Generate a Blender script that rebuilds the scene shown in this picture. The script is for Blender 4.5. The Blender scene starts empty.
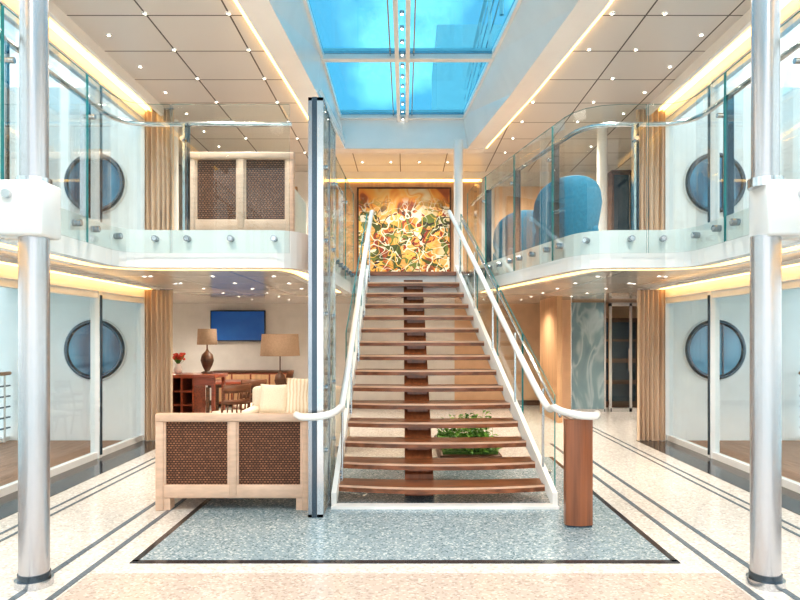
import bpy, bmesh, math, random
from mathutils import Vector, Matrix
random.seed(4)
scene=bpy.context.scene
# ------------------------------------------------------------------ materials
def new(name):
    m=bpy.data.materials.new(name); m.use_nodes=True
    nt=m.node_tree; nt.nodes.clear()
    out=nt.nodes.new('ShaderNodeOutputMaterial')
    return m,nt,out
def mat(name,col,rough=.5,metal=0,var=0.0,scale=5,stretch=(1,1,1),bump=0,emit=0,ecol=None,coat=0,sheen=0,col2=None,detail=4):
    m,nt,out=new(name)
    b=nt.nodes.new('ShaderNodeBsdfPrincipled'); nt.links.new(b.outputs[0],out.inputs[0])
    b.inputs['Base Color'].default_value=(*col,1); b.inputs['Roughness'].default_value=rough
    b.inputs['Metallic'].default_value=metal; b.inputs['Coat Weight'].default_value=coat
    b.inputs['Coat Roughness'].default_value=.12
    if emit:
        b.inputs['Emission Color'].default_value=(*(ecol or col),1); b.inputs['Emission Strength'].default_value=emit
    tc=nt.nodes.new('ShaderNodeTexCoord'); mp=nt.nodes.new('ShaderNodeMapping'); mp.inputs['Scale'].default_value=stretch
    nt.links.new(tc.outputs['Object'],mp.inputs[0])
    n=nt.nodes.new('ShaderNodeTexNoise'); n.inputs['Scale'].default_value=scale; n.inputs['Detail'].default_value=detail
    nt.links.new(mp.outputs[0],n.inputs['Vector'])
    if var or col2:
        r=nt.nodes.new('ShaderNodeValToRGB')
        c1=col; c2=col2 or tuple(min(1,c*(1+var)) for c in col)
        if not col2: c1=tuple(c*(1-var) for c in col)
        r.color_ramp.elements[0].color=(*c1,1); r.color_ramp.elements[1].color=(*c2,1)
        r.color_ramp.elements[0].position=.35; r.color_ramp.elements[1].position=.65
        nt.links.new(n.outputs['Fac'],r.inputs[0]); nt.links.new(r.outputs[0],b.inputs['Base Color'])
    if bump:
        bp=nt.nodes.new('ShaderNodeBump'); bp.inputs['Strength'].default_value=bump; bp.inputs['Distance'].default_value=.01
        nt.links.new(n.outputs['Fac'],bp.inputs['Height']); nt.links.new(bp.outputs[0],b.inputs['Normal'])
    return m
def glassmat(name,tint,refl=.12,rough=.0,minr=.02):
    m,nt,out=new(name)
    t=nt.nodes.new('ShaderNodeBsdfTransparent'); t.inputs[0].default_value=(*tint,1)
    g=nt.nodes.new('ShaderNodeBsdfGlossy'); g.inputs['Roughness'].default_value=rough
    lw=nt.nodes.new('ShaderNodeLayerWeight'); lw.inputs[0].default_value=.15
    mr=nt.nodes.new('ShaderNodeMapRange'); mr.inputs['To Min'].default_value=minr; mr.inputs['To Max'].default_value=refl
    nt.links.new(lw.outputs['Fresnel'],mr.inputs[0])
    mx=nt.nodes.new('ShaderNodeMixShader')
    nt.links.new(mr.outputs[0],mx.inputs[0]); nt.links.new(t.outputs[0],mx.inputs[1]); nt.links.new(g.outputs[0],mx.inputs[2])
    nt.links.new(mx.outputs[0],out.inputs[0]); return m
def emis(name,col,s):
    m,nt,out=new(name); e=nt.nodes.new('ShaderNodeEmission'); e.inputs[0].default_value=(*col,1); e.inputs[1].default_value=s
    nt.links.new(e.outputs[0],out.inputs[0]); return m
def terrazzo(name,base,c2,c3,rough=.3,scale=60):
    m,nt,out=new(name)
    b=nt.nodes.new('ShaderNodeBsdfPrincipled'); nt.links.new(b.outputs[0],out.inputs[0]); b.inputs['Roughness'].default_value=rough
    tc=nt.nodes.new('ShaderNodeTexCoord')
    v=nt.nodes.new('ShaderNodeTexVoronoi'); v.inputs['Scale'].default_value=scale
    nt.links.new(tc.outputs['Object'],v.inputs['Vector'])
    sp=nt.nodes.new('ShaderNodeSeparateColor'); nt.links.new(v.outputs['Color'],sp.inputs[0])
    r=nt.nodes.new('ShaderNodeValToRGB'); e=r.color_ramp.elements
    e[0].color=(*c2,1); e[0].position=.0; e[1].color=(*c3,1); e[1].position=.85
    x=e.new(.15); x.color=(*base,1); x=e.new(.6); x.color=(*base,1)
    r.color_ramp.interpolation='CONSTANT'
    nt.links.new(sp.outputs[0],r.inputs[0]); nt.links.new(r.outputs[0],b.inputs['Base Color']); return m
def bricks(name,col,mortar,w,h,ms=.012,rough=.5,offset=0,off=(0,0,0),bump=0,rot=(0,0,0),c2=None):
    m,nt,out=new(name)
    b=nt.nodes.new('ShaderNodeBsdfPrincipled'); nt.links.new(b.outputs[0],out.inputs[0]); b.inputs['Roughness'].default_value=rough
    tc=nt.nodes.new('ShaderNodeTexCoord'); mp=nt.nodes.new('ShaderNodeMapping'); mp.inputs['Location'].default_value=off; mp.inputs['Rotation'].default_value=rot
    nt.links.new(tc.outputs['Object'],mp.inputs[0])
    k=nt.nodes.new('ShaderNodeTexBrick'); k.offset=offset; k.inputs['Scale'].default_value=1
    k.inputs['Brick Width'].default_value=w; k.inputs['Row Height'].default_value=h; k.inputs['Mortar Size'].default_value=ms
    k.inputs['Mortar Smooth'].default_value=0
    k.inputs['Color1'].default_value=(*col,1); k.inputs['Color2'].default_value=(*(c2 or [c*.96 for c in col]),1); k.inputs['Mortar'].default_value=(*mortar,1)
    nt.links.new(mp.outputs[0],k.inputs['Vector']); nt.links.new(k.outputs['Color'],b.inputs['Base Color'])
    if bump:
        bp=nt.nodes.new('ShaderNodeBump'); bp.inputs['Strength'].default_value=bump; bp.invert=True
        nt.links.new(k.outputs['Fac'],bp.inputs['Height']); nt.links.new(bp.outputs[0],b.inputs['Normal'])
    return m
def ramped(name,stops,scale,distort,rough=.6,kind='noise',stretch=(1,1,1),detail=4):
    m,nt,out=new(name)
    b=nt.nodes.new('ShaderNodeBsdfPrincipled'); nt.links.new(b.outputs[0],out.inputs[0]); b.inputs['Roughness'].default_value=rough
    tc=nt.nodes.new('ShaderNodeTexCoord'); mp=nt.nodes.new('ShaderNodeMapping'); mp.inputs['Scale'].default_value=stretch
    nt.links.new(tc.outputs['Object'],mp.inputs[0])
    if kind=='noise':
        n=nt.nodes.new('ShaderNodeTexNoise'); n.inputs['Scale'].default_value=scale; n.inputs['Distortion'].default_value=distort; n.inputs['Detail'].default_value=detail
        o=n.outputs['Fac']
    else:
        n=nt.nodes.new('ShaderNodeTexWave'); n.inputs['Scale'].default_value=scale; n.inputs['Distortion'].default_value=distort; n.inputs['Detail'].default_value=detail
        o=n.outputs['Fac']
    nt.links.new(mp.outputs[0],n.inputs['Vector'])
    r=nt.nodes.new('ShaderNodeValToRGB'); els=r.color_ramp.elements
    els[0].position=stops[0][0]; els[0].color=(*stops[0][1],1)
    els[1].position=stops[-1][0]; els[1].color=(*stops[-1][1],1)
    for p,c in stops[1:-1]:
        x=els.new(p); x.color=(*c,1)
    nt.links.new(o,r.inputs[0]); nt.links.new(r.outputs[0],b.inputs['Base Color']); return m
def painting():
    m,nt,out=new('abstract_painting'); N=nt.nodes.new; Lk=nt.links.new
    b=N('ShaderNodeBsdfPrincipled'); b.inputs['Roughness'].default_value=.5; Lk(b.outputs[0],out.inputs[0])
    tc=N('ShaderNodeTexCoord')
    def ramp(src,stops,interp='LINEAR'):
        r=N('ShaderNodeValToRGB'); e=r.color_ramp.elements; r.color_ramp.interpolation=interp
        e[0].position=stops[0][0]; e[0].color=(*stops[0][1],1); e[1].position=stops[-1][0]; e[1].color=(*stops[-1][1],1)
        for p,c in stops[1:-1]:
            x=e.new(p); x.color=(*c,1)
        Lk(src,r.inputs[0]); return r.outputs[0]
    n1=N('ShaderNodeTexNoise'); n1.inputs['Scale'].default_value=1.7; n1.inputs['Detail'].default_value=2; n1.inputs['Distortion'].default_value=.5
    Lk(tc.outputs['Object'],n1.inputs['Vector'])
    base=ramp(n1.outputs['Fac'],[(.3,(.16,.05,.02)),(.39,(.36,.10,.03)),(.42,(.62,.22,.04)),(.48,(.68,.33,.06)),(.53,(.64,.42,.16)),(.555,(.60,.27,.05)),(.61,(.60,.48,.28)),(.70,(.70,.62,.46))])
    sx=N('ShaderNodeSeparateXYZ'); Lk(tc.outputs['Object'],sx.inputs[0])
    mr=N('ShaderNodeMapRange'); mr.inputs['From Min'].default_value=4.75; mr.inputs['From Max'].default_value=4.35; Lk(sx.outputs['Z'],mr.inputs[0])
    def lines(sc,seed,thr):
        mp=N('ShaderNodeMapping'); mp.inputs['Location'].default_value=(seed,0,seed*2); Lk(tc.outputs['Object'],mp.inputs[0])
        n=N('ShaderNodeTexNoise'); n.inputs['Scale'].default_value=sc; n.inputs['Detail'].default_value=1.0; n.inputs['Distortion'].default_value=.8
        Lk(mp.outputs[0],n.inputs['Vector'])
        s=N('ShaderNodeMath'); s.operation='SUBTRACT'; Lk(n.outputs['Fac'],s.inputs[0]); s.inputs[1].default_value=.5
        a=N('ShaderNodeMath'); a.operation='ABSOLUTE'; Lk(s.outputs[0],a.inputs[0])
        l=N('ShaderNodeMath'); l.operation='LESS_THAN'; Lk(a.outputs[0],l.inputs[0]); l.inputs[1].default_value=thr
        return l.outputs[0]
    col=base
    for sc,sd,th,c in((1.5,3,.035,(.06,.08,.02)),(1.6,11,.020,(.25,.04,.02)),(2.0,17,.024,(.13,.17,.04)),(2.4,23,.014,(.72,.68,.56)),(2.2,31,.014,(.03,.02,.02)),(2.6,41,.012,(.75,.45,.10)),(2.8,7,.010,(.7,.7,.62))):
        l=lines(sc,sd,th); mu=N('ShaderNodeMath'); mu.operation='MULTIPLY'; Lk(l,mu.inputs[0]); Lk(mr.outputs[0],mu.inputs[1])
        mx=N('ShaderNodeMix'); mx.data_type='RGBA'; Lk(mu.outputs[0],mx.inputs[0]); Lk(col,mx.inputs[6]); mx.inputs[7].default_value=(*c,1); col=mx.outputs[2]
    Lk(col,b.inputs['Base Color']); return m

white=mat('white_gloss',(.88,.87,.86),.25,var=.02,scale=2,coat=.3)
whitem=mat('white_matte',(.86,.85,.83),.6,var=.02,scale=3)
extwhite=mat('white_exterior',(.94,.94,.93),.5,var=.02)
floor_m=terrazzo('terrazzo_cream',(.63,.605,.575),(.50,.48,.45),(.80,.78,.75),.14,55)
blue_m=terrazzo('terrazzo_bluegrey',(.26,.345,.39),(.13,.20,.235),(.50,.57,.61),.25,70)
beige_m=terrazzo('terrazzo_beige',(.52,.44,.39),(.41,.34,.30),(.62,.55,.50),.2,60)
dark_m=mat('granite_dark',(.035,.035,.04),.12,var=.4,scale=60)
grey_m=mat('stone_grey',(.12,.15,.18),.25,var=.2,scale=50)
ceil_m=bricks('ceiling_tile',(.68,.66,.64),(.06,.05,.05),.95,.92,.010,.35,off=(.1,.05,0))
lceil_m=bricks('ceiling_lower_tile',(.72,.67,.63),(.2,.18,.17),.95,1.2,.008,.10,off=(.2,.1,0))
teak=mat('teak',(.38,.2,.12),.5,var=.3,scale=4,stretch=(12,.6,1))
steel=mat('steel_brushed',(.62,.63,.65),.18,1,var=.05)
steeld=mat('steel_dark',(.09,.12,.15),.25,.9,var=.05)
steelm=mat('steel_satin',(.36,.38,.41),.22,1,var=.05)
colm=mat('column_brushed_metal',(.54,.54,.56),.26,.75,var=.04,scale=3,stretch=(1,1,.1))
frame_m=mat('window_frame_grey',(.80,.82,.83),.35,.1,var=.02)
glass=glassmat('glass_clear',(.95,.985,.98),.26)
wglass=glassmat('window_glass',(.95,.985,.99),.12)
skyglass=glassmat('skylight_glass',(.34,.66,.78),.12)
gedge=mat('glass_edge_teal',(.02,.22,.23),.1,coat=.5,var=.1)
wood=mat('walnut_tread',(.245,.088,.038),.28,var=.38,scale=3,stretch=(1.2,14,6),coat=.3)
woodl=mat('oak_nosing',(.70,.47,.34),.3,var=.12,scale=3,stretch=(1,10,10))
woodv=mat('walnut_vertical',(.25,.088,.038),.3,var=.22,scale=3,stretch=(9,5,.35),coat=.3)
woodred=mat('mahogany',(.27,.065,.03),.3,var=.3,scale=3,stretch=(1,4,12),coat=.4)
oak=mat('pale_oak',(.64,.46,.35),.4,var=.08,scale=3,stretch=(2,2,8))
panelwood=mat('wall_wood_panel',(.56,.34,.19),.4,var=.12,scale=2,stretch=(6,6,.6))
cream=mat('cream_fabric',(.72,.64,.53),.8,var=.06,scale=60,bump=.2)
weave=bricks('rattan_weave',(.34,.15,.075),(.045,.018,.009),.032,.022,.005,.6,offset=.5,rot=(math.pi/2,0,0),bump=.6,c2=(.19,.08,.04))
bluef=mat('blue_upholstery',(.03,.20,.33),.7,var=.12,scale=30,bump=.15)
navy=mat('tv_screen_blue',(.012,.09,.33),.25,emit=.15,ecol=(.02,.12,.45),col2=(.02,.14,.42),scale=1.2)
black=mat('black_plastic',(.02,.02,.022),.4,var=.1)
darkwood=mat('dark_wood',(.09,.04,.02),.4,var=.3,scale=4,stretch=(1,1,8))
chairwood=mat('chair_wood',(.17,.07,.035),.4,var=.3,scale=4,stretch=(1,1,8))
shade=mat('lamp_shade',(.36,.25,.18),.8,var=.08,scale=30,emit=.1,ecol=(.8,.5,.25))
curt=mat('curtain_taupe',(.62,.47,.35),.85,var=.06,scale=8,stretch=(1,1,.1))
wallc=mat('wall_cream',(.78,.75,.71),.6,var=.03)
wallw=mat('wall_warm',(.70,.46,.29),.5,var=.04)
led=emis('led_warm',(1,.55,.15),7)
ledb=emis('led_amber',(1,.55,.16),6)
dl=emis('downlight_lens',(1,.94,.82),14)
leaf=mat('leaf_green',(.035,.15,.025),.45,col2=(.16,.34,.05),scale=9)
soil=mat('moss',(.05,.12,.03),.9,col2=(.12,.22,.05),scale=20)
pglass=mat('porthole_glass',(.006,.045,.12),.04,col2=(.10,.40,.62),scale=1.9,coat=.8,stretch=(1,1,.6),detail=1)  # bright blue reflection and view painted into the pane colour as noise patches
cabglass=mat('cabinet_glass',(.01,.03,.05),.05,coat=.6,var=.2)
art=painting()
pattern=ramped('screen_mosaic',[(.0,(.16,.07,.045)),(.42,(.35,.19,.12)),(.5,(.80,.76,.72)),(.58,(.30,.18,.12)),(1,(.75,.73,.70))],7,1.6,.12,detail=4,stretch=(1,1.5,.5))
cush=ramped('cushion_pattern',[(.0,(.75,.70,.60)),(.45,(.75,.70,.60)),(.5,(.30,.28,.25)),(.6,(.78,.73,.63)),(1,(.6,.45,.3))],6,3,.8,'wave')
rugm=ramped('rug_pattern',[(.0,(.5,.1,.05)),(.4,(.6,.3,.1)),(.5,(.2,.35,.4)),(.6,(.6,.5,.3)),(1,(.3,.08,.05))],3,1,.9)
etched=ramped('etched_glass',[(.0,(.10,.20,.26)),(.45,(.24,.37,.43)),(.52,(.44,.57,.62)),(.6,(.20,.33,.40)),(1,(.12,.22,.28))],3,.8,.2,detail=2,stretch=(1,1,.35))
coral=mat('flower_coral',(.75,.10,.06),.6,var=.2)
seam=mat('sea_water',(.16,.45,.50),.15,var=.25,scale=.3,bump=.4)
carpet=mat('carpet_taupe',(.42,.36,.31),.9,var=.1,scale=40)

# ------------------------------------------------------------------ mesh builder
class MB:
    def __init__(s,name): s.n=name; s.v=[]; s.f=[]; s.m=[]; s.s=[]; s.mats=[]
    def mi(s,m):
        if m not in s.mats: s.mats.append(m)
        return s.mats.index(m)
    def add(s,vs,fs,m,smooth=False,M=None):
        o=len(s.v); k=s.mi(m)
        for v in vs:
            v=Vector(v)
            if M: v=M@v
            s.v.append(tuple(v))
        for f in fs:
            s.f.append([i+o for i in f]); s.m.append(k); s.s.append(smooth)
    def box(s,x0,x1,y0,y1,z0,z1,m,bev=0,M=None,seg=2):
        if x0>x1:x0,x1=x1,x0
        if y0>y1:y0,y1=y1,y0
        if not bev:
            vs=[(x,y,z) for x in(x0,x1) for y in(y0,y1) for z in(z0,z1)]
            s.add(vs,[(0,1,3,2),(4,6,7,5),(0,4,5,1),(2,3,7,6),(0,2,6,4),(1,5,7,3)],m,False,M); return
        bm=bmesh.new(); bmesh.ops.create_cube(bm,size=1)
        for v in bm.verts: v.co=Vector(((x0+x1)/2+v.co.x*(x1-x0),(y0+y1)/2+v.co.y*(y1-y0),(z0+z1)/2+v.co.z*(z1-z0)))
        bmesh.ops.bevel(bm,geom=bm.edges[:],offset=bev,segments=seg,profile=.5,affect='EDGES')
        bm.verts.index_update()
        s.add([v.co.copy() for v in bm.verts],[[v.index for v in f.verts] for f in bm.faces],m,seg>1,M); bm.free()
    def cyl(s,p0,p1,r,m,seg=16,r2=None,M=None,smooth=True):
        p0=Vector(p0);p1=Vector(p1); d=(p1-p0).normalized(); a=d.orthogonal().normalized(); b=d.cross(a); r2=r if r2 is None else r2
        vs=[];
        for p,q in((p0,r),(p1,r2)):
            for i in range(seg):
                t=2*math.pi*i/seg; vs.append(p+a*math.cos(t)*q+b*math.sin(t)*q)
        s.add(vs,[(i,(i+1)%seg,seg+(i+1)%seg,seg+i) for i in range(seg)],m,smooth,M)
        s.add(vs,[list(range(seg))[::-1],list(range(seg,2*seg))],m,False,M)
    def tube(s,pts,r,m,seg=10,M=None):
        pts=[Vector(p) for p in pts]; vs=[]; n=len(pts); a=None
        for i,p in enumerate(pts):
            d=(pts[min(i+1,n-1)]-pts[max(i-1,0)]).normalized()
            a=d.orthogonal().normalized() if a is None else (a-d*a.dot(d)).normalized()
            b=d.cross(a)
            for k in range(seg):
                t=2*math.pi*k/seg; vs.append(p+a*math.cos(t)*r+b*math.sin(t)*r)
        fs=[(i*seg+k,i*seg+(k+1)%seg,(i+1)*seg+(k+1)%seg,(i+1)*seg+k) for i in range(n-1) for k in range(seg)]
        s.add(vs,fs,m,True,M); s.add(vs,[list(range(seg))[::-1],list(range((n-1)*seg,n*seg))],m,False,M)
    def lathe(s,prof,c,m,seg=24,M=None):
        vs=[];n=len(prof)
        for r,z in prof:
            for k in range(seg):
                t=2*math.pi*k/seg; vs.append((c[0]+r*math.cos(t),c[1]+r*math.sin(t),c[2]+z))
        s.add(vs,[(i*seg+k,i*seg+(k+1)%seg,(i+1)*seg+(k+1)%seg,(i+1)*seg+k) for i in range(n-1) for k in range(seg)],m,True,M)
    def poly(s,pts,z0,z1,mtop,mbot,mside):
        n=len(pts); a=sum(pts[i][0]*pts[(i+1)%n][1]-pts[(i+1)%n][0]*pts[i][1] for i in range(n))
        if a<0: pts=pts[::-1]
        s.add([(x,y,z1) for x,y in pts],[list(range(n))],mtop)
        s.add([(x,y,z0) for x,y in pts],[list(range(n))[::-1]],mbot)
        s.add([(x,y,z0) for x,y in pts]+[(x,y,z1) for x,y in pts],[(i,(i+1)%n,n+(i+1)%n,n+i) for i in range(n)],mside)
    def ribbon(s,path,o0,o1,z0,z1,m,smooth=False):
        N=norms(path); n=len(path); vs=[]
        for i,(p,q) in enumerate(zip(path,N)):
            for o,z in((o0,z0),(o1,z0),(o1,z1),(o0,z1)):
                vs.append((p[0]+q[0]*o,p[1]+q[1]*o,z))
        fs=[(i*4+k,i*4+(k+1)%4,i*4+4+(k+1)%4,i*4+4+k) for i in range(n-1) for k in range(4)]
        fs+=[(0,1,2,3),((n-1)*4+3,(n-1)*4+2,(n-1)*4+1,(n-1)*4)]
        s.add(vs,fs,m,smooth)
    def build(s,loc=(0,0,0),rz=0,fix=True):
        me=bpy.data.meshes.new(s.n); me.from_pydata(s.v,[],s.f); 
        for m in s.mats: me.materials.append(m)
        me.polygons.foreach_set('material_index',s.m); me.polygons.foreach_set('use_smooth',s.s)
        me.update()
        if fix:
            bm=bmesh.new(); bm.from_mesh(me); bmesh.ops.recalc_face_normals(bm,faces=bm.faces); bm.to_mesh(me); bm.free()
        ob=bpy.data.objects.new(s.n,me); scene.collection.objects.link(ob); ob.location=loc; ob.rotation_euler[2]=rz
        return ob
def norms(path):
    n=len(path); out=[]
    for i in range(n):
        def seg(a,b):
            d=Vector((path[b][0]-path[a][0],path[b][1]-path[a][1])).normalized(); return Vector((-d.y,d.x))
        if i==0: q=seg(0,1)
        elif i==n-1: q=seg(n-2,n-1)
        else:
            a=seg(i-1,i); b=seg(i,i+1); q=(a+b).normalized(); q=q/max(.5,q.dot(a))
        out.append((q.x,q.y))
    return out
def rounded(pts,r,k=6):
    out=[Vector(pts[0])]
    for i in range(1,len(pts)-1):
        p=Vector(pts[i]);a=Vector(pts[i-1]);b=Vector(pts[i+1])
        rr=min(r,(a-p).length*.45,(b-p).length*.45)
        A=p+(a-p).normalized()*rr; B=p+(b-p).normalized()*rr
        for j in range(k+1):
            t=j/k; out.append(A*(1-t)**2+p*2*t*(1-t)+B*t*t)
    out.append(Vector(pts[-1])); return [tuple(p) for p in out]
def resample(path,step):
    P=[Vector(p) for p in path]; out=[]; 
    for i in range(len(P)-1):
        d=(P[i+1]-P[i]).length; n=max(1,int(d/step))
        for j in range(n): out.append(tuple(P[i].lerp(P[i+1],j/n)))
    out.append(tuple(P[-1])); return out
lerp=lambda a,b,t:a+(b-a)*t
H=5.35; UD=2.70
# ------------------------------------------------------------------ room shell
b=MB('floor')
b.poly([(-4.3,-1.5),(4.3,-1.5),(4.3,10.6),(6.6,10.6),(6.6,15.6),(-6.6,15.6),(-6.6,10.6),(-4.3,10.6)],-.15,0,floor_m,whitem,whitem)
def strip(x0,x1,y0,y1,m,h=.004): b.box(x0,x1,y0,y1,0,h,m)
strip(-2.05,2.05,4.79,8.9,blue_m,.004)
for x in(-2.05,2.0): strip(x,x+.05,4.79,8.9,dark_m,.006)
strip(-2.05,2.05,4.76,4.82,dark_m,.006)
strip(-2.24,2.24,4.05,4.56,beige_m,.003)
strip(-2.24,2.24,3.4,3.9,beige_m,.003)
for s in(-1,1):
    for x,w in((2.26,.045),(2.50,.045)): strip(s*x,s*(x+w),-1.5,10,grey_m,.005)
    for x in(3.32,3.44): strip(s*x,s*(x+.03),-1.5,14,grey_m,.005)
    strip(s*3.72,s*4.28,-1.5,10.3,dark_m,.005)
b.build()

Lpath=rounded([(-2.8,-1.5),(-2.8,6.3),(-1.1,6.3),(-.95,6.8),(-.88,10.25)],.35)
Rpath=rounded([(2.8,-1.5),(2.8,6.3),(1.78,6.3),(1.5,7.6),(1.1,9.6),(1.05,10.25)],.35)
b=MB('ceiling_lower_deck')
b.poly([(-4.3,-1.5)]+Lpath+Rpath[::-1]+[(4.3,-1.5),(4.3,10.6),(6.6,10.6),(6.6,15.6),(-6.6,15.6),(-6.6,10.6),(-4.3,10.6)],2.46,UD,carpet,lceil_m,white)
b.build()
b=MB('trim_balcony_fascia')
for P,s in((Lpath,1),(Rpath,-1)):
    b.ribbon(P,-.02*s,.10*s,2.36,UD+.03,white); b.ribbon(P,.24*s,.34*s,2.36,2.47,white); b.ribbon(P,.15*s,.20*s,2.38,2.455,led)
b.box(-.88,1.05,10.19,10.32,2.36,UD-.01,white)
for s in(-1,1):
    b.box(s*2.40,s*2.79,4.22,4.48,2.36,2.73,white,.02)
    b.cyl((s*2.62,4.23,2.63),(s*2.62,4.19,2.63),.03,steel,14)
b.build()

# ceiling upper with well
WL=[(-1.6,-1.5),(-1.55,5),(-1.45,7),(-1.30,9.5),(-1.15,12.3)]
WR=[(2.0,-1.5),(1.95,5),(1.85,7),(1.58,9.5),(1.22,12.1),(1.2,12.3)]
b=MB('ceiling')
b.poly([(-4.3,-1.5)]+WL+[(-1.15,14.4),(-6.6,14.4),(-6.6,10.6),(-4.3,10.6)],H,H+.12,whitem,ceil_m,whitem)
b.poly([(4.3,-1.5)]+WR+[(1.2,14.4),(6.6,14.4),(6.6,10.6),(4.3,10.6)],H,H+.12,whitem,ceil_m,whitem)
b.box(-1.15,1.2,12.36,14.4,H,H+.12,ceil_m)
b.build()
GL=[(-1.25,-1.5),(-1.25,5),(-1.25,7),(-1.25,9.5),(-1.25,12.3)]
GR=[(1.6,-1.5),(1.56,5),(1.50,7),(1.32,9.5),(1.14,12.1),(1.11,12.3)]
GZ=5.87
b=MB('trim_skylight_well')
for A,G in((WL,GL),(WR,GR)):
    n=len(A); vs=[(x,y,H-.07) for x,y in A]+[(x,y,GZ) for x,y in G]
    b.add(vs,[(i,i+1,n+i+1,n+i) for i in range(n-1)],white)
b.add([(-1.15,12.28,H-.07),(1.2,12.28,H-.07),(1.11,12.28,GZ),(-1.25,12.28,GZ)],[(0,1,2,3)],white)
b.ribbon(WL,0,.34,H-.07,H-.005,white); b.ribbon(WR,0,-.34,H-.07,H-.005,white)
b.ribbon(WL,.345,.39,H-.05,H-.012,ledb); b.ribbon(WR,-.345,-.39,H-.05,H-.012,ledb)
b.box(-1.5,1.55,12.285,12.6,H-.075,H-.005,white)
b.build(fix=False)
b=MB('skylight')
n=len(GL)
b.box(-1.3,1.62,-1.5,12.35,GZ+.05,GZ+.06,skyglass)
for y in(12.25,9.63,6.9,4.2,1.5,-1.3):
    b.box(-1.4,1.75,y-.06,y+.06,GZ-.04,GZ+.12,white)
    b.box(-1.2,1.5,y-.15,y-.13,GZ+.0,GZ+.04,steelm); b.box(-1.2,1.5,y+.13,y+.15,GZ+.0,GZ+.04,steelm)
for x in(-.12,.04): b.box(x-.03,x+.03,-1.4,12.3,GZ-.08,GZ+.10,white)
for x in(-.22,.13): b.box(x-.008,x+.008,-1.4,12.3,GZ,GZ+.04,steelm)
b.ribbon(GL,-.03,.06,GZ-.03,GZ+.1,white); b.ribbon(GR,.03,-.06,GZ-.03,GZ+.1,white)
for i in range(26):
    b.cyl((-.04,2.2+i*.4,GZ-.02),(-.04,2.2+i*.4,GZ-.06),.03,steel,10)
    b.cyl((-.04,2.2+i*.4,GZ-.06),(-.04,2.2+i*.4,GZ-.065),.014,dl,8)
b.build()

# walls
for s,nm in((-1,'left'),(1,'right')):
    b=MB('wall_'+nm)
    b.box(s*4.2,s*4.34,-1.5,10.6,2.30,2.46,white); b.box(s*4.2,s*4.34,-1.5,10.6,2.7,2.80,white)
    b.box(s*4.2,s*4.34,-1.5,10.6,5.18,H+.1,white)
    b.box(s*6.5,s*6.6,10.6,15.6,0,H+.1,wallc)
    b.build()
    b=MB('wall_partition_'+nm)
    b.box(s*4.22,s*7.6,10.46,10.6,-.1,2.46,extwhite); b.box(s*4.22,s*7.6,10.46,10.6,2.46,H+.4,extwhite)
    b.build()
    b=MB('trim_cove_'+nm)
    b.box(s*3.86,s*3.92,-1.5,10.4,H-.14,H,white); b.box(s*4.08,s*4.16,-1.5,10.4,H-.05,H-.02,ledb)
    b.box(s*3.92,s*3.96,-1.5,10.4,2.42,2.46,white); b.box(s*4.08,s*4.14,-1.5,10.4,2.43,2.455,ledb)
    b.build()
    for k,(z0,z1) in enumerate(((0,2.30),(2.80,5.18))):
        b=MB('window_%d'%(1+k+(2 if s>0 else 0)))
        X0,X1=s*4.22,s*4.30
        b.box(X0,X1,-1.5,10.4,z0,z0+.09,frame_m); b.box(X0,X1,-1.5,10.4,z1-.09,z1,frame_m)
        b.box(s*4.255,s*4.265,-1.5,10.4,z0+.05,z1-.05,wglass)
        for y in(10.36,8.83,7.5,6.1,4.75,3.4,2.0,.6,-.8):
            b.box(s*4.20,s*4.32,y-.04,y+.04,z0,z1,frame_m)
            b.box(s*4.18,s*4.2,y-.022,y+.012,z0+.05,z1-.05,steeld)
        b.build()
        zc=1.46 if k==0 else 4.18
        p=MB('porthole_window'); xc=s*5.06
        def rg(r,y): return [(xc+r*math.cos(t*math.pi/24),y,zc+r*math.sin(t*math.pi/24)) for t in range(49)]
        p.tube(rg(.50,10.45),.022,frame_m,8)
        p.tube(rg(.455,10.43),.040,steeld,8)
        p.cyl((xc,10.46,zc),(xc,10.42,zc),.45,pglass,40)
        p.box(xc+.10,xc+.125,10.40,10.43,zc-.41,zc+.41,steeld)
        p.build()
    for z in(0,2.7):
        b=MB('balcony_deck'); b.box(s*4.34,s*6.5,-1.5,10.44,z-.14,z-.02,teak); b.box(s*6.45,s*6.55,-1.5,10.44,z-.2,z+.05,extwhite)
        b.box(s*4.34,s*6.5,-1.5,10.44,z-.2,z-.145,extwhite); b.build()
        r=MB('balcony_railing')
        for i in range(10): r.cyl((s*6.42,-1+i*1.25,z-.02),(s*6.42,-1+i*1.25,z+1.05),.022,extwhite,8)
        r.tube([(s*6.42,-1.4,z+1.08),(s*6.42,10.4,z+1.08)],.03,teak,8)
        for j in range(5): r.tube([(s*6.42,-1.4,z+.2+j*.17),(s*6.42,10.4,z+.2+j*.17)],.014,steeld,6)
        r.build()
b=MB('wall_back_lower'); b.box(-6.6,1.2,15.5,15.6,0,2.46,wallc); b.box(1.2,6.6,15.5,15.6,0,2.46,wallw); b.build()
b=MB('wall_back_upper'); b.box(-6.6,6.6,14.3,14.4,UD,H,wallc)
b.box(-1.55,1.7,14.2,14.3,UD,5.15,panelwood); 
b.box(2.0,3.2,14.22,14.3,UD,5.0,wallw); b.box(-4.6,-2.4,14.22,14.3,UD,5.0,panelwood); b.box(-1.55,1.7,14.17,14.2,5.1,5.15,ledb); b.build()
b=MB('baseboard_back'); b.box(-6.5,6.5,15.46,15.5,0,.12,darkwood); b.build()
b=MB('abstract_painting'); b.box(-1.06,1.02,14.12,14.19,UD+.2,4.96,darkwood); b.box(-1.02,.98,14.10,14.12,UD+.24,4.92,art); b.build()

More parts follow.
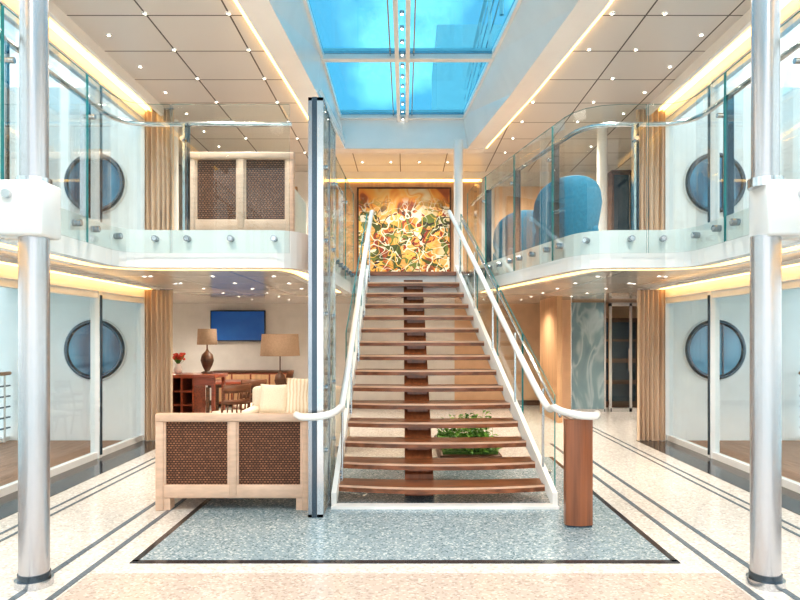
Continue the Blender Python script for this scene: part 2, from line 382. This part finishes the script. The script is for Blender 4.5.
# columns
for x in(-2.52,2.45):
    b=MB('column'); 
    b.cyl((x,4.35,0),(x,4.35,2.37),.095,colm,32); b.cyl((x,4.35,2.72),(x,4.35,H),.088,colm,32)
    b.cyl((x,4.35,0),(x,4.35,.05),.12,steel,32); b.cyl((x,4.35,.05),(x,4.35,.09),.102,steeld,32)
    b.cyl((x,4.35,2.70),(x,4.35,2.76),.11,steel,32)
    b.build()
for x,y in((1.0,12.0),(-1.35,11.0)):
    b=MB('upper_column'); b.cyl((x,y,UD),(x,y,H),.085,white,24); b.cyl((x,y,UD),(x,y,UD+.05),.12,steel,24); b.build()
for x,y in((-3.95,10.9),(3.45,11.2)):
    b=MB('round_column'); b.cyl((x,y,UD),(x,y,H),.09,white,24); b.cyl((x,y,UD),(x,y,UD+.05),.12,steel,24); b.build()

# ------------------------------------------------------------------ glass railings
def railing(path,side,name='glass_railing',plen=1.15,top=1.25,rail=1.08,z=UD):
    b=MB(name); P=resample(path,.12)
    P3=[Vector(p) for p in P]; L=[0]
    for i in range(1,len(P3)): L.append(L[-1]+(P3[i]-P3[i-1]).length)
    N=norms(P)
    def at(d):
        for i in range(1,len(L)):
            if L[i]>=d or i==len(L)-1:
                t=(d-L[i-1])/max(1e-6,L[i]-L[i-1]); t=min(1,max(0,t))
                p=P3[i-1].lerp(P3[i],t); q=Vector(N[i-1]).lerp(Vector(N[i]),t); return p,q*side
    n=max(1,round(L[-1]/plen)); pl=L[-1]/n
    for k in range(n):
        d0=k*pl+.008; d1=(k+1)*pl-.008; m=8
        vs=[]
        for j in range(m+1):
            p,q=at(lerp(d0,d1,j/m))
            for o in(.05,.064):
                for zz in(z-.20,z+top): vs.append((p.x+q.x*o,p.y+q.y*o,zz))
        for j in range(m):
            a=j*4; c=a+4
            b.add(vs,[(a,c,c+1,a+1),(a+2,a+3,c+3,c+2)],glass)
            b.add(vs,[(a+1,c+1,c+3,a+3),(a,a+2,c+2,c)],gedge)
        b.add(vs,[(0,1,3,2),(m*4,m*4+2,m*4+3,m*4+1)],gedge)
        for d in(d0+.15,(d0+d1)/2,d1-.15):
            p,q=at(d); 
            for zz in(z-.06,):
                b.cyl((p.x+q.x*0.01,p.y+q.y*0.01,zz),(p.x+q.x*.085,p.y+q.y*.085,zz),.030,steelm,16)
                b.cyl((p.x+q.x*.085,p.y+q.y*.085,zz),(p.x+q.x*.092,p.y+q.y*.092,zz),.022,steel,16)
        for d in((d0+.1,) if k else ()):
            p,q=at(d); o=-.02
            R_=Matrix.Translation((p.x+q.x*o,p.y+q.y*o,z))@Matrix.Rotation(math.atan2(q.y,q.x)+math.pi/2,4,'Z')
            b.box(-.012,.012,-.035,.035,0,rail,steel,M=R_)
            b.box(.028,.040,-.035,.035,0,rail,steeld,M=R_)
            b.cyl((p.x+q.x*o,p.y+q.y*o,z+rail*.85),(p.x+q.x*.075,p.y+q.y*.075,z+rail*.85),.022,steel,12)
    pts=[]
    for i,(p,q) in enumerate(zip(P,N)): pts.append((p[0]-q[0]*side*.02,p[1]-q[1]*side*.02,z+rail))
    b.tube(pts,.024,steel,10); b.build()
railing(rounded([(-2.8,-1.45),(-2.8,6.3),(-1.12,6.3)],.35),-1)
railing(rounded([(2.8,-1.2),(2.8,6.3),(1.78,6.3),(1.5,7.6),(1.1,9.6),(1.05,10.2)],.35),1)
railing([(-.96,7.0),(-.88,10.2)],-1,plen=1.05)

# ------------------------------------------------------------------ staircase
R=.18; G=.264; Y0=6.5; NS=15
xl=lambda t:lerp(-.67,-.57,t); xr=lambda t:lerp(1.42,.80,t)
b=MB('staircase')
for k in range(1,NS):
    t=(k-1)/(NS-1); y=Y0+G*(k-1); z=R*k; x0=xl(t); x1=xr(t); m=12; th=.066
    f=[];bk=[]
    for j in range(m+1):
        u=j/m; x=lerp(x0,x1,u); bow=.13*(1-t*.6)*(1-(2*u-1)**2)
        f.append((x,y-bow)); bk.append((x,y+.30-bow*.6))
    vs=[]
    for (fx,fy),(bx,by) in zip(f,bk):
        vs+=[(fx,fy,z),(fx,fy,z-th),(bx,by,z-th),(bx,by,z),(fx,fy-.002,z-.0),(fx,fy-.002,z-.022)]
    for j in range(m):
        a=j*6;c=a+6
        b.add(vs,[(a,c,c+3,a+3),(a+3,c+3,c+2,a+2),(a+1,a+2,c+2,c+1),(a,a+1,c+1,c)],wood)
        b.add(vs,[(a+4,a+5,c+5,c+4)],woodl)
    b.add(vs,[(0,3,2,1),(m*6,m*6+1,m*6+2,m*6+3)],wood)
    b.box(.03,.27,y+.02,y+.24,z-th-.05,z-th,woodv)
b.box(-.86,1.03,10.12,10.34,R*NS-.06,R*NS+.004,wood)
def stringer(fx,w,zlo,zhi,m,ya=6.30,yb=10.22):
    vs=[]
    for yy in(ya,yb):
        t=(yy-Y0)/(G*(NS-1)); zc=R*(1+(yy-Y0)/G)
        for x in(fx(t)-w/2,fx(t)+w/2):
            for z in(max(0,zc+zlo),min(zc+zhi,99)): vs.append((x,yy,z))
    b.add(vs,[(0,1,3,2),(4,6,7,5),(0,4,5,1),(2,3,7,6),(0,2,6,4),(1,5,7,3)],m)
stringer(lambda t:xl(t)-.025,.05,-.24,.10,white)
stringer(lambda t:xr(t)+.025,.05,-.24,.10,white)
stringer(lambda t:lerp(.15,.13,t),.30,-.44,-.12,woodv,ya=6.75)
b.box(.03,.29,8.3,8.5,0,1.1,woodv)
b.box(-.72,1.50,6.22,6.36,0,.03,white)
b.build()
b=MB('stair_handrail')
def rail(pts,r,m): b.tube(smooth(pts),r,m,12)
def smooth(pts,k=8):
    P=[Vector(p) for p in pts]; out=[]
    for i in range(len(P)-1):
        p0=P[max(i-1,0)];p1=P[i];p2=P[i+1];p3=P[min(i+2,len(P)-1)]
        for j in range(k):
            t=j/k; out.append(.5*((2*p1)+(-p0+p2)*t+(2*p0-5*p1+4*p2-p3)*t*t+(-p0+3*p1-3*p2+p3)*t**3))
    out.append(P[-1]); return out
rz=lambda y:R*(1+(y-Y0)/G)+.93
rail([(-1.02,6.02,.95),(-.92,5.84,.95),(-.72,5.82,.97),(-.63,6.15,1.0),(-.62,6.5,rz(6.5)),(-.58,8.3,rz(8.3)),(-.54,10.1,rz(10.1)),(-.54,10.35,3.66)],.034,white)
rail([(1.74,5.80,.985),(1.66,5.64,.985),(1.5,5.64,1.0),(1.40,5.95,1.02),(1.36,6.5,rz(6.5)),(1.05,8.3,rz(8.3)),(.74,10.1,rz(10.1)),(.73,10.35,3.66)],.034,white)
rail([(1.50,6.4,1.0),(1.47,6.6,rz(6.6)-.06),(.90,10.1,rz(10.1)-.06)],.016,steel)
for s,f in((-1,lambda y:lerp(-.70,-.60,(y-6.5)/3.7)),(1,lambda y:lerp(1.49,.87,(y-6.5)/3.7))):
    for k in range(4):
        ya=6.42+k*.93; yb=ya+.91
        if s<0 and k==0: continue
        vs=[]
        for yy in(ya,yb):
            base=R*(1+(yy-Y0)/G)
            for dx in(-.006,.006):
                for z in(base-.1,base+.97): vs.append((f(yy)+dx,yy,z))
        b.add(vs,[(0,4,5,1),(2,3,7,6)],glass); b.add(vs,[(0,1,3,2),(4,6,7,5),(0,2,6,4),(1,5,7,3)],gedge)
    for k in range(5):
        yy=6.6+k*.85; base=R*(1+(yy-Y0)/G); x=f(yy)-s*.05
        b.cyl((x,yy,base-.05),(x,yy,base+.90),.013,steel,8)
        for z in(base-.02,base+.04): b.cyl((x,yy,z),(f(yy)+s*.03,yy,z),.02,steelm,10)
b.build()
b=MB('newel_post')
m=10; vs=[]
for j in range(m+1):
    u=j/m; x=lerp(-.12,.12,u); y=-.04*(1-(2*u-1)**2)
    for dy in(0,.07):
        for z in(0.02,.955): vs.append((x,y+dy,z))
fs=[]
for j in range(m):
    a=j*4;c=a+4; fs+=[(a,c,c+1,a+1),(a+2,a+3,c+3,c+2),(a+1,c+1,c+3,a+3),(a,a+2,c+2,c)]
fs+=[(0,1,3,2),(m*4,m*4+2,m*4+3,m*4+1)]
b.add(vs,fs,woodv); b.box(-.11,.11,-.02,.06,0,.02,steeld); b.build((1.54,5.66,0))

# tall decorative screen
b=MB('decorative_screen')
b.box(-.87,-.765,5.99,6.95,0.02,3.88,pattern)
b.box(-.90,-.865,5.95,6.0,0,3.91,steelm); b.box(-.862,-.82,5.94,6.0,0,3.91,steeld); b.box(-.818,-.76,5.95,6.0,0,3.91,steel)
b.box(-.88,-.755,6.93,6.97,0,3.9,steel); b.box(-.90,-.755,5.95,6.97,3.88,3.91,steel); b.box(-.90,-.755,5.95,6.97,0,.03,steel)
b.box(-.757,-.753,6.02,6.92,.05,3.87,glass); b.box(-.764,-.750,6.40,6.44,.03,3.88,steelm)
for z in(.6,1.2,1.9,2.6,3.3):
    for y in(6.12,6.8): b.cyl((-.765,y,z),(-.735,y,z),.022,steel,12)
b.build()

# planter with foliage
b=MB('planter_garden')
b.box(.45,1.25,8.2,9.9,0,.16,darkwood,.02); b.box(.49,1.2,8.25,9.85,.14,.19,soil)
for i in range(900):
    x=random.uniform(.5,1.20); y=random.uniform(8.22,9.85); h=.19+random.random()**1.5*.42*(.6+.4*math.sin(x*5+y*3))*(.5+.5*(x-.4)/.8)
    a=random.uniform(0,6.28); l=random.uniform(.05,.12); w=l*.28; t=random.uniform(-.2,.9)
    M=Matrix.Translation((x,y,h))@Matrix.Rotation(a,4,'Z')@Matrix.Rotation(-t,4,'Y')
    b.add([(0,0,0),(l*.5,w,.01),(l,0,-.01),(l*.5,-w,.01)],[(0,3,2,1)],leaf,M=M)
    if i%4==0: b.tube([(x,y,.17),(x,y,h)],.003,leaf,4)
b.build(fix=False)

# ------------------------------------------------------------------ furniture
def loveseat(name,loc,rz,w=1.54,h=.94,d=.88,body=cream):
    b=MB(name); hw=w/2
    b.box(-hw,hw,-.03,.07,h-.08,h,oak,.015)
    b.box(-hw+.03,hw-.03,-.01,.06,.12,.25,oak,.01)
    b.box(-hw,-hw+.08,-.02,.07,.0,h-.06,oak,.012); b.box(hw-.08,hw,-.02,.07,0,h-.06,oak,.012)
    b.box(-.035,.035,-.02,.06,.15,h-.05,oak,.008)
    for s in(-1,1):
        x0,x1=(-hw+.08,-.035) if s<0 else (.035,hw-.08)
        b.box(x0,x1,.01,.03,.21,h-.07,weave)
        b.box(x0+.0,x0+.02,-.005,.02,.21,h-.07,oak); b.box(x1-.02,x1,-.005,.02,.21,h-.07,oak)
    b.box(-hw+.02,hw-.02,.05,d,.10,.20,oak,.02)
    b.box(-hw+.08,hw-.08,.03,d-.02,.20,.32,body,.03)
    for s in(-1,1):
        b.box(s*(hw-.09),s*hw,.05,d,.08,.62,body,.03)
        b.box(s*.01,s*(hw-.10),.18,d+.02,.31,.46,body,.04); b.box(s*.01,s*(hw-.10),.06,.24,.44,h-.06,body,.05)
        b.box(s*(hw-.08),s*(hw-.01),d-.09,d-.02,0,.1,oak)
    b.box(-hw+.01,-hw+.14,.0,.12,0,.14,oak); b.box(hw-.14,hw-.01,.0,.12,0,.14,oak)
    b.build(loc,rz)
loveseat('loveseat',(-1.665,6.20,0),0,w=1.50)
loveseat('loveseat',(-1.78,6.95,UD+.005),0,w=1.15,h=.98)

def cushion(name,loc,rot,m,w=.5):
    b=MB(name); n=10; vs=[];
    for side in(1,-1):
        for i in range(n+1):
            for j in range(n+1):
                u=i/n*2-1; v=j/n*2-1; t=.085*((1-u**4)*(1-v**4))**.5
                vs.append((u*w/2*(1-.06*(1-v*v)),side*t,v*w/2*(1-.06*(1-u*u))))
    fs=[];q=(n+1)**2
    for i in range(n):
        for j in range(n):
            a=i*(n+1)+j; fs+=[(a,a+1,a+n+2,a+n+1),(q+a,q+a+n+1,q+a+n+2,q+a+1)]
    b.add(vs,fs,m,True); o=b.build(loc); o.rotation_euler=rot; return o
def sofa(name,loc,rz,w=1.6,body=cream):
    b=MB(name); hw=w/2
    b.box(-hw,hw,0.0,.9,.10,.30,body,.04)
    b.box(-hw,hw,.68,.9,.28,.90,body,.06,seg=3)
    for s in(-1,1):
        b.box(s*(hw-.16),s*hw,0,.85,.25,.62,body,.06,seg=3)
        b.box(s*.01,s*(hw-.17),-.02,.70,.29,.47,body,.05,seg=3)
        for y in(.06,.82): b.cyl((s*(hw-.08),y,0),(s*(hw-.08),y,.11),.025,darkwood,10)
    b.build(loc,rz)
sofa('sofa',(-1.62,9.2,0),0,w=1.5)
cushion('throw_cushion',(-1.50,9.68,.76),(-.25,0,.05),cush,.60)
cushion('throw_cushion',(-1.98,9.72,.72),(-.25,0,-.1),cream,.48)

def tub_chair(loc,rz,m=bluef):
    b=MB('tub_chair'); n=28; vs=[]
    ro,ri=.40,.30
    for i in range(n+1):
        t=i/n; a=lerp(-math.pi*.66,math.pi*.66,t)-math.pi/2; top=.90-.30*abs(2*t-1)**2.0; fl=1+.06*(1-abs(2*t-1)**2)
        for r,z in((ro*.82,.12),(ro*.95,.34),(ro*1.02*fl,top-.18),(ro*1.02*fl-.012,top-.07),(ro*fl-.03,top-.015),((ro+ri)/2*fl,top),(ri*fl+.02,top-.02),(ri*fl,top-.08),(ri*.95,.40)):
            vs.append((r*math.cos(a),r*math.sin(a),z))
    q=9
    fs=[(i*q+k,i*q+k+1,i*q+q+1+k,i*q+q+k) for i in range(n) for k in range(q-1)]
    fs+=[tuple(range(q)),tuple(n*q+q-1-k for k in range(q))]
    b.add(vs,fs,m,True)
    b.box(-.31,.31,-.30,.36,.12,.34,m,.06,seg=3); b.box(-.28,.28,-.27,.40,.32,.47,cream,.05,seg=3)
    for x in(-.22,.22):
        for y in(-.20,.28): b.cyl((x,y,.18),(x*1.1,y*1.1,0),.022,darkwood,10,r2=.013)
    b.build(loc,rz)
tub_chair((2.02,8.0,UD+.005),.12); tub_chair((1.80,10.1,UD+.005),.3)
def dining_chair(loc,rz):
    b=MB('dining_chair')
    b.box(-.23,.23,-.22,.24,.42,.48,cream,.02)
    b.box(-.24,.24,-.23,.25,.38,.425,chairwood)
    for x in(-.21,.21):
        b.cyl((x,.21,.4),(x*1.05,.24,0),.02,chairwood,8,r2=.014)
        b.tube(smooth([(x*1.05,-.28,0),(x,-.21,.42),(x,-.24,.65),(x*.98,-.31,.93)],4),.019,chairwood,8)
    m=8; 
    for z0,z1 in((.80,.93),(.62,.70)):
        vs=[]
        for j in range(m+1):
            u=j/m; x=lerp(-.21,.21,u); c=-.06*(1-(2*u-1)**2)
            for z in(z0,z1):
                y=-.22-.09*(z-.5)/.43
                vs+= [(x,y+c,z),(x,y+c-.02,z)]
        fs=[]
        for j in range(m):
            a=j*4;c=a+4; fs+=[(a,c,c+2,a+2),(a+1,a+3,c+3,c+1),(a+2,c+2,c+3,a+3),(a,a+1,c+1,c)]
        b.add(vs,fs,chairwood,True)
    for i in range(5):
        x=-.14+i*.07; c=-.06*(1-(x/.21)**2); b.cyl((x,-.21+c,.44),(x,-.30+c,.82),.011,chairwood,6)
    b.build(loc,rz)
b=MB('dining_table'); b.box(-.55,.55,-.4,.4,.70,.75,woodred,.01); b.box(-.45,.45,-.32,.32,.63,.70,darkwood)
for x in(-.45,.45):
    for y in(-.32,.32): b.box(x-.03,x+.03,y-.03,y+.03,0.02,.64,darkwood)
b.build((-3.55,13.3,0))
dining_chair((-2.78,10.2,.0),.6); dining_chair((-2.75,11.3,0),.5); dining_chair((-2.7,13.3,.02),1.57)
# mahogany writing desk with lattice pedestal
b=MB('writing_desk')
b.box(-.45,.60,-.3,.3,.98,1.04,woodred,.008)
for x in(-.43,-.22,0,.2): b.box(x-.018,x+.018,-.24,.24,.06,.98,woodred)
for z in(.06,.28,.51,.74): b.box(-.43,.2,-.24,.24,z,z+.03,woodred)
b.box(-.43,.2,.20,.24,.06,.98,darkwood); b.box(-.45,.22,-.26,.26,0,.07,woodred)
b.box(.52,.57,-.26,-.2,0,.98,woodred); b.box(.52,.57,.2,.26,0,.98,woodred); b.box(.2,.57,-.27,-.24,.86,.98,woodred)
b.build((-3.72,10.95,0),-.08)
b=MB('sideboard'); b.box(-.9,.9,-.22,.22,.1,.82,woodred,.01); b.box(-.93,.93,-.24,.24,.82,.86,darkwood,.008)
for i in range(4):
    x=-.66+i*.44; b.box(x-.2,x+.2,-.235,-.22,.15,.78,panelwood,.004); b.cyl((x+.15,-.26,.46),(x+.15,-.23,.46),.012,steel,8)
for x in(-.82,.82): 
    for y in(-.17,.17): b.box(x-.03,x+.03,y-.03,y+.03,0,.1,darkwood)
b.build((-3.6,15.15,0))
b=MB('television'); b.box(-.66,.66,-.02,.03,-.37,.37,black,.008); b.box(-.635,.635,-.024,-.02,-.345,.345,navy); b.box(-.3,.3,.03,.08,-.2,.2,black); b.build((-4.02,15.40,1.92))
def table_lamp(loc,sr=.22,h=.8,sh=.32):
    b=MB('table_lamp')
    b.lathe([(0,0),(.10,0),(.10,.02),(.04,.04),(.08,.12),(.11,.22),(.09,.32),(.03,.38),(.012,.42),(.012,h-sh+.05)],(0,0,0),darkwood)
    b.lathe([(sr*.92,h),(sr,h-sh),(sr-.005,h-sh),(sr*.92-.005,h)],(0,0,0),shade,28)
    b.build(loc); 
    l=bpy.data.lights.new('table_lamp_bulb','POINT'); l.energy=8; l.color=(1,.75,.45); l.shadow_soft_size=.05
    o=bpy.data.objects.new('table_lamp_bulb',l); scene.collection.objects.link(o); o.location=(loc[0],loc[1],loc[2]+h-.12)
table_lamp((-3.40,11.0,1.045),.17,.76,.27); table_lamp((-2.42,12.4,.6),.38,1.12,.42)
b=MB('console_table'); b.box(-.6,.6,-.22,.22,.55,.60,woodred,.008)
for x in(-.55,.55):
    for y in(-.18,.18): b.box(x-.025,x+.025,y-.025,y+.025,0,.56,darkwood)
b.box(-.57,.57,-.2,.2,.15,.18,woodred); b.build((-2.2,12.4,0))
b=MB('flower_vase'); b.lathe([(0,0),(.05,0),(.07,.08),(.04,.15),(.05,.17)],(0,0,0),white,16)
for i in range(40):
    a=random.uniform(0,6.28); r=random.uniform(.02,.11); z=.22+random.uniform(0,.1)
    b.lathe([(0,0),(.02,.01),(.026,.025),(.012,.04),(0,.042)],(r*math.cos(a),r*math.sin(a),z),coral,6); b.tube([(0,0,.14),(r*math.cos(a),r*math.sin(a),z)],.003,leaf,4)
b.build((-3.88,10.95,1.04))
b=MB('area_rug'); b.box(-1.1,1.1,-1,1,0.002,.016,rugm); b.build((-3.3,13.7,0))
# lower right: doors, etched screen
b=MB('etched_glass_screen'); b.box(-.36,.36,-.02,.02,.05,2.42,etched); 
for x in(-.38,.38): b.box(x-.02,x+.02,-.03,.03,0,2.46,steel)
b.box(-.38,.38,-.03,.03,0,.06,steel); b.build((4.05,14.2,0))
b=MB('door_1')
for x in(-.45,.45,0): b.box(x-.03,x+.03,-.03,.03,0,2.4,steel)
b.box(-.45,.45,-.01,.01,0,2.4,wglass); b.box(-.48,.48,-.03,.03,2.34,2.42,steel); b.box(-.45,.45,-.03,.03,0,.08,steel)
b.tube([(-.06,-.08,.9),(-.06,-.08,1.4)],.012,steel,8); b.build((5.0,14.2,0))
b=MB('lobby_cabinet'); b.box(-.45,.45,-.2,.2,0,2.1,darkwood,.01)
for z in(.15,.65,1.15,1.6): b.box(-.4,.4,-.21,-.2,z,z+.4,cabglass)
b.build((5.0,15.2,0))
b=MB('wall_corridor'); b.box(2.95,3.6,13.9,14.0,0,2.46,wallw); b.box(2.95,3.05,12.4,13.9,0,2.46,panelwood); b.box(5.5,6.5,14.1,14.2,0,2.46,wallw); b.build()
b=MB('display_cabinet'); b.box(-.35,.35,-.2,.2,0,2.2,darkwood,.01); b.box(-.3,.3,-.21,-.2,.1,2.1,cabglass); b.box(-.01,.01,-.22,-.2,.1,2.1,steel); b.build((4.35,12.6,UD))
b=MB('bookcase'); b.box(-.4,.4,-.2,.2,0,1.9,darkwood,.01)
for z in(.2,.6,1.0,1.4): b.box(-.35,.35,-.21,-.2,z,z+.32,woodred)
b.build((-4.1,13.2,UD))
# curtains
def curtain(xa,xb,y,z0,z1):
    b=MB('curtain'); n=110; vs=[]
    for i in range(n+1):
        u=i/n; x=lerp(xa,xb,u); 
        for j in range(5):
            v=j/4; vs.append((x,y+.045*math.sin(u*math.pi*2*6+.6*math.sin(u*9))*(.7+.3*v)+.012*math.sin(u*41+v*3),lerp(z1,z0,v)))
    b.add(vs,[(i*5+j,i*5+j+1,i*5+6+j,i*5+5+j) for i in range(n) for j in range(4)],curt,True)
    b.tube([(xa,y,z1+.01),(xb,y,z1+.01)],.015,steel,8)
    b.build(fix=False)
for s in(-1,1):
    curtain(s*4.17,s*3.72,10.25,.012,2.42); curtain(s*4.17,s*3.70,10.25,UD+.01,H-.04)
# downlights
b=MB('recessed_downlights')
def dlight(x,y,z,r=.02):
    b.lathe([(r+.014,0),(r+.014,-.008),(r,-.010)],(x,y,z),steel,14); b.cyl((x,y,z-.002),(x,y,z-.006),r,dl,14)
for s in(-1,1):
    for i in range(15):
        y=-.5+i*.92
        for x in(2.0,2.95,3.6):
            if s>0 and x==2.0 and y<8.5: x=2.35
            dlight(s*x,y+(.4 if x<3.5 else 0),H-.002)
    for i in range(9):
        dlight(s*3.4,.3+i*1.15,2.458)
    for i in range(7):
        for x in(1.7,2.5,3.3): dlight(s*x,7.2+i*1.1,2.458)
for x in(-.9,-.3,.3,.9):
    for y in(12.8,13.5): dlight(x,y,H-.002)
b.build()
def spot(x,y,z,e,col=(1,.92,.84),size=2.6,r=.12):
    l=bpy.data.lights.new('downlight_lamp','SPOT'); l.energy=e; l.color=col; l.spot_size=size; l.spot_blend=1; l.shadow_soft_size=r
    o=bpy.data.objects.new('downlight_lamp',l); scene.collection.objects.link(o); o.location=(x,y,z)
for s in(-1,1):
    for y in(1.5,4.0,6.5,9): spot(s*2.2,y,H-.1,255)
    for y in(2,5,8): spot(s*3.5,y,2.40,70)
    for y in(8.2,10.8,13.2): spot(s*2.4,y,2.40,165,(1,.90,.77)); spot(s*4.6,y+1.0 if y>9 else 12,2.40,115,(1,.90,.77))
    for y in(11.5,13): spot(s*2.8,y,H-.1,210,(1,.87,.72))
spot(0,12.9,H-.1,290,(1,.88,.72)); spot(.3,12.0,2.4,130,(1,.82,.6))
spot(.35,8.6,1.2,20,(1,.8,.5))
# outside
b=MB('sea'); b.box(-400,400,-300,600,-9.1,-9,seam); b.build()
b=MB('sun_deck_structure')
b.box(1.0,9,20,24,6.1,11.4,extwhite)
b.box(-1.2,1.5,12.6,25,6.02,6.1,extwhite)
for i in range(8): b.cyl((1.3,5+i*1.2,6.0),(1.3,5+i*1.2,7.1),.03,extwhite,8)
b.tube([(1.3,4.5,7.1),(1.3,14,7.1)],.035,extwhite,8); b.box(1.78,2.6,4,14.4,6.02,6.06,extwhite)
for z in(6.3,6.6,6.85): b.tube([(1.3,4.5,z),(1.3,14,z)],.012,steel,6)
b.build()
# world
w=bpy.data.worlds.new('World'); scene.world=w; w.use_nodes=True; nt=w.node_tree; nt.nodes.clear()
o=nt.nodes.new('ShaderNodeOutputWorld'); bg=nt.nodes.new('ShaderNodeBackground'); nt.links.new(bg.outputs[0],o.inputs[0])
tc=nt.nodes.new('ShaderNodeTexCoord'); sp=nt.nodes.new('ShaderNodeSeparateXYZ'); nt.links.new(tc.outputs['Generated'],sp.inputs[0])
r=nt.nodes.new('ShaderNodeValToRGB'); nt.links.new(sp.outputs['Z'],r.inputs[0])
el=r.color_ramp.elements; el[0].color=(.92,.98,1,1); el[0].position=0; el[1].color=(.6,.74,.86,1); el[1].position=.8
x=el.new(.35); x.color=(.60,.78,.90,1)
n=nt.nodes.new('ShaderNodeTexNoise'); n.inputs['Scale'].default_value=7; n.inputs['Detail'].default_value=6; nt.links.new(tc.outputs['Generated'],n.inputs['Vector'])
r2=nt.nodes.new('ShaderNodeValToRGB'); r2.color_ramp.elements[0].position=.44; r2.color_ramp.elements[1].position=.58; nt.links.new(n.outputs['Fac'],r2.inputs[0])
mx=nt.nodes.new('ShaderNodeMix'); mx.data_type='RGBA'; nt.links.new(r2.outputs[0],mx.inputs[0]); nt.links.new(r.outputs[0],mx.inputs[6]); mx.inputs[7].default_value=(1.4,1.38,1.34,1)
nt.links.new(mx.outputs[2],bg.inputs[0]); bg.inputs[1].default_value=1.5
# camera
c=bpy.data.cameras.new('camera'); co=bpy.data.objects.new('camera',c); scene.collection.objects.link(co)
co.location=(0,0,1.7); co.rotation_euler=(math.pi/2,0,0); c.sensor_width=36; c.lens=28.8; c.shift_x=-.00625; c.shift_y=.04375
scene.camera=co
scene.view_settings.view_transform='Standard'
for lk in('Medium High Contrast','High Contrast'):
    try:
        scene.view_settings.look=lk; break
    except Exception: pass
scene.view_settings.exposure=.15
